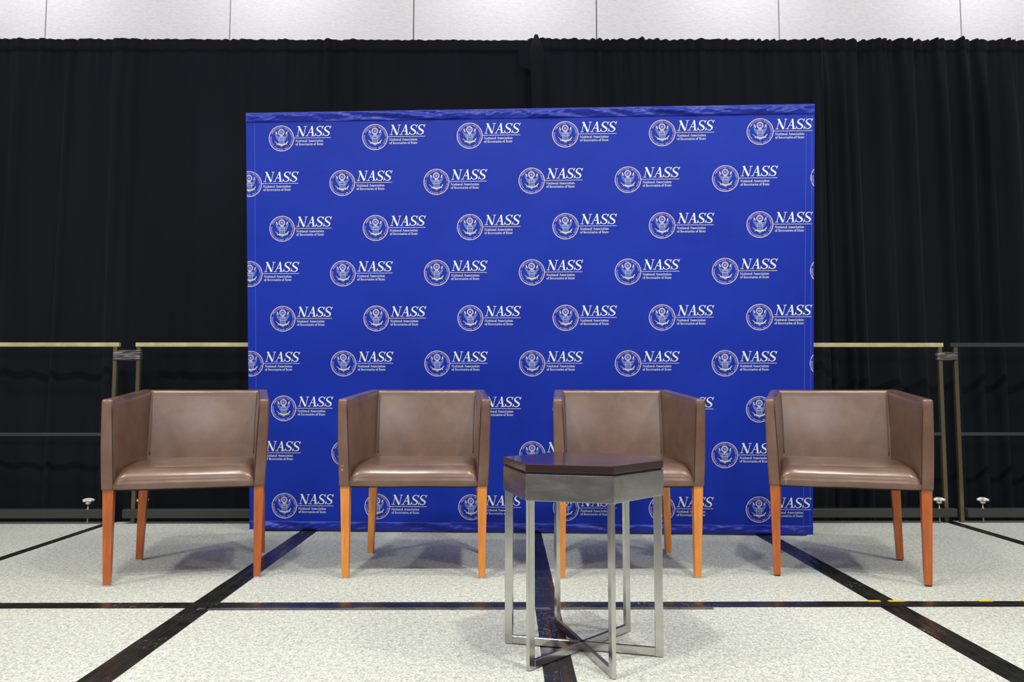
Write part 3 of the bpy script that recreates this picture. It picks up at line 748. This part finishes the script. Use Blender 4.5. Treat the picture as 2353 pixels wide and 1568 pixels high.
ZB = 0.372
def make_chair(x, y, rz, label, wmat, gmat, seed):
    c = empty('armchair', (x, y, 0), rz)
    tag(c, label, 'chair', 'brown leather tub chairs on the stage')
    nz = lambda p, s: noise.noise(Vector((p[0] * s + seed, p[1] * s, p[2] * s)))
    YF, YB = -0.041, 0.476
    # outer half widths (front top .313, front bottom .301, rear .270)
    def outx(ty, tz): return interp(interp(.303, .313, tz), interp(.268, .2715, tz), ty)
    def inx(ty, tz): return interp(interp(.256, .2725, tz), interp(.224, .2285, tz), ty)
    def ztop(ty): return interp(.727, .768, ty)
    for s in (-1, 1):
        def fi(a, b, s=s):
            yy = interp(YF, YB - .02, a); tz = b; z = interp(ZB, ztop(a), b)
            bul = .006 * math.sin(PI * a) * math.sin(PI * b)
            return (s * (inx(a, tz) - bul), yy, z + .0015 * nz((a, b, s), 6))
        def fo(a, b, s=s):
            yy = interp(YF, YB - .02, a); z = interp(ZB, ztop(a), b)
            return (s * (outx(a, b) + .003 * math.sin(PI * b)), yy, z)
        arm = surf_solid(fi, fo, 14, 12, 'armrest', M_LEATH, c, .009)
        bm = bmesh.new()
        pp = [fi(0, t / 16) for t in range(1, 16)]
        tube(bm, [(p[0] + s * .0025, p[1] + .0015, p[2]) for p in pp], .0016, 6)
        q = [fo(0, t / 16) for t in range(1, 16)]
        mesh_obj('seam', bm, M_SEAM, arm, True)
    # backrest
    def bi(a, b):
        xx = interp(-.243, .243, a); z = interp(ZB + .02, .766, b)
        lean = .062 * b - .032
        hol = .016 * math.sin(PI * a)
        return (xx, .408 + lean + hol - .006 * math.sin(PI * min(1, b)), z + .0012 * nz((a, b, 3), 5))
    def bo(a, b):
        xx = interp(-.262, .262, a); z = interp(ZB, .766, b)
        return (xx, YB + .004, z)
    back = surf_solid(bi, bo, 18, 12, 'backrest', M_LEATH, c, .015)
    for s in (-1, 1):
        bm = bmesh.new()
        pp = [bi(.5 + s * (.452 + .012 * (t / 14) ** 2), .22 + .755 * t / 14) for t in range(15)]
        tube(bm, [(p[0], p[1] - .002, p[2]) for p in pp], .0026, 7)
        mesh_obj('piping', bm, M_PIPE, back, True)
    # seat: crowned cushion with a rolled front
    bm = bmesh.new(); nu, nv = 26, 34; G = []
    for i in range(nu + 1):
        a = i / nu; row = []
        for j in range(nv + 1):
            t = j / nv
            # profile from front bottom, round the roll, to the back; the roll drops towards both sides
            ew = max(0.0, (abs(2 * a - 1) - .80) / .20); drop = .030 * (1 - math.sqrt(max(0, 1 - ew * ew)))
            z1 = .407
            if t < .28:
                k = t / .28; yy = -.042 - .003 * math.sin(PI * k); zz = interp(ZB + .002, z1, k)
            elif t < .66:
                k = (t - .28) / .38; an = k * PI / 2; yy = -.042 + .074 * (1 - math.cos(an)); zz = z1 + .052 * math.sin(an)
            else:
                k = (t - .66) / .34; yy = interp(.032, .440, k); zz = z1 + .052 + .010 * math.sin(PI * min(1, k * 1.1)) - .001 * k
            fw_ = min(1.0, max(0.0, (zz - ZB - .02) / .05)) * (1.0 if yy < .1 else max(.35, 1 - (yy - .1) * 2.2))
            zz -= drop * fw_
            side = 1 - ew * .55
            ty = (yy - YF) / (YB - YF); hw = inx(max(0, ty), .1) + .003
            xx = (2 * a - 1) * hw
            yy2 = yy + (.006 * (1 - side) if t < .58 else 0)
            wr = .0014 * nz((xx * 7, yy * 4, zz * 7), 1.0) + .0004 * nz((xx * 30, yy * 10 + xx * 12, zz * 10), 1)
            row.append(bm.verts.new((xx, yy2 - wr * (t < .5), zz + wr)))
        G.append(row)
    for i in range(nu):
        for j in range(nv): bm.faces.new((G[i][j], G[i + 1][j], G[i + 1][j + 1], G[i][j + 1]))
    # underside and flanks
    for i in range(nu): bm.faces.new((G[i + 1][0], G[i][0], G[i][nv], G[i + 1][nv]))
    bm.faces.new(G[0][::-1]); bm.faces.new(G[nu])
    mesh_obj('seat', bm, M_LEATH, c, True)
    bm = bmesh.new(); hexa(bm, [(-.262, -.030, ZB - .004), (.262, -.030, ZB - .004), (.235, .455, ZB - .004), (-.235, .455, ZB - .004),
                                (-.262, -.030, ZB + .012), (.262, -.030, ZB + .012), (.235, .455, ZB + .012), (-.235, .455, ZB + .012)], .003, 1)
    mesh_obj('dust_cover', bm, M_UNDER, c)
    # legs
    for s in (-1, 1):
        for (fx, fy, txp, typ) in ((.277, 0.0, .279, -.014), (.262, .458, .2485, .447)):
            h0, h1 = .0135, .0195
            bm = bmesh.new(); X0, X1 = s * fx, s * txp
            zf = .006; zt = ZB + .004
            hexa(bm, [(X0 - h0, fy - h0, zf), (X0 + h0, fy - h0, zf), (X0 + h0, fy + h0, zf), (X0 - h0, fy + h0, zf),
                      (X1 - h1, typ - h1, zt), (X1 + h1, typ - h1, zt), (X1 + h1, typ + h1, zt), (X1 - h1, typ + h1, zt)], .0018, 2)
            lg = mesh_obj('leg', bm, wmat, c)
            bm = bmesh.new(); box(bm, X0 - h0 * .8, X0 + h0 * .8, fy - h0 * .8, fy + h0 * .8, 0.0, .007, .001, 1)
            mesh_obj('foot_glide', bm, gmat, lg)
    return c
c1 = make_chair(-1.2929, 3.0098, 0.2469, 'leftmost brown leather armchair with reddish legs, turned towards the table', M_WOODR, M_GLIDE_W, 1)
c2 = make_chair(-0.3805, 3.0585, -0.004, 'brown leather armchair with orange legs, second from left, left of the side table', M_WOODO, M_GLIDE_W, 5)
c3 = make_chair(0.4982, 3.0525, 0.010, 'brown leather armchair with orange legs partly hidden by the side table', M_WOODO, M_GLIDE_W, 9)
c4 = make_chair(1.3778, 3.0052, -0.3098, 'rightmost brown leather armchair with reddish legs, turned to the left', M_WOODR, M_GLIDE_B, 14)
# scuffs the photo shows
def scuff(parent_chair, part, items):
    par = [o for o in parent_chair.children if o.name.split('.')[0] == part]
    bm = bmesh.new()
    for (x, z, w_, h) in items: box(bm, x - w_ / 2, x + w_ / 2, -.0436, -.0405, z - h / 2, z + h / 2, .0005, 1)
    mesh_obj('scuff', bm, M_SCUFF, par[0])
scuff(c2, 'armrest', [(-.2885, .4425, .008, .0018), (-.2885, .4375, .008, .0018), (-.2895, .456, .0018, .005), (-.2845, .456, .0015, .005)])
scuff(c4, 'seat', [(-.236, .395, .0018, .014), (-.228, .389, .0018, .007), (-.236, .382, .0016, .006)])

# ------------------------------------------------------------------ side table
TX, TY, TA = 0.2206, 2.2177, -0.2595
t = empty('side_table', (TX, TY, 0), TA)
tag(t, 'small six-sided side table with dark brown top and brushed steel frame', 'table')
def hexring(R, z): return [(R * math.cos(PI / 3 * k), R * math.sin(PI / 3 * k), z) for k in range(6)]
def hexprism(R, z0, z1, bev=0, seg=2, R0=None):
    bm = bmesh.new(); a = [bm.verts.new(p) for p in hexring(R0 or R, z0)]; b = [bm.verts.new(p) for p in hexring(R, z1)]
    for k in range(6): bm.faces.new((a[k], a[(k + 1) % 6], b[(k + 1) % 6], b[k]))
    bm.faces.new(a[::-1]); bm.faces.new(b)
    if bev: bmesh.ops.bevel(bm, geom=list(bm.edges), offset=bev, segments=seg, profile=.5, affect='EDGES')
    return bm
mesh_obj('table_top', hexprism(.241, .5365, .5575, .0016), M_LACQ, t)
mesh_obj('recess', hexprism(.2355, .5285, .5370), M_BLACK, t)
mesh_obj('apron', hexprism(.2413, .4571, .5310, .0022), M_STEELA, t)
RI, RO = .2105, .2345; HW = .0062; BHt = .0225
for k in range(6):
    rot = Matrix.Rotation(PI / 3 * k, 4, 'Z')
    bm = bmesh.new(); box(bm, RI, RO, -HW, HW, 0.001, .458, .0012, 1); bmesh.ops.transform(bm, matrix=rot, verts=bm.verts)
    mesh_obj('leg', bm, M_STEEL, t)
    bm = bmesh.new(); box(bm, 0.0, RI + .001, -HW, HW, .003, .003 + BHt, .0012, 1); bmesh.ops.transform(bm, matrix=rot, verts=bm.verts)
    mesh_obj('base_bar', bm, M_STEEL, t)
bm = bmesh.new(); lathe(bm, [(.010, 0.0), (.010, .0245)], 0, 0, 18); mesh_obj('hub', bm, M_BOLT, t, True)
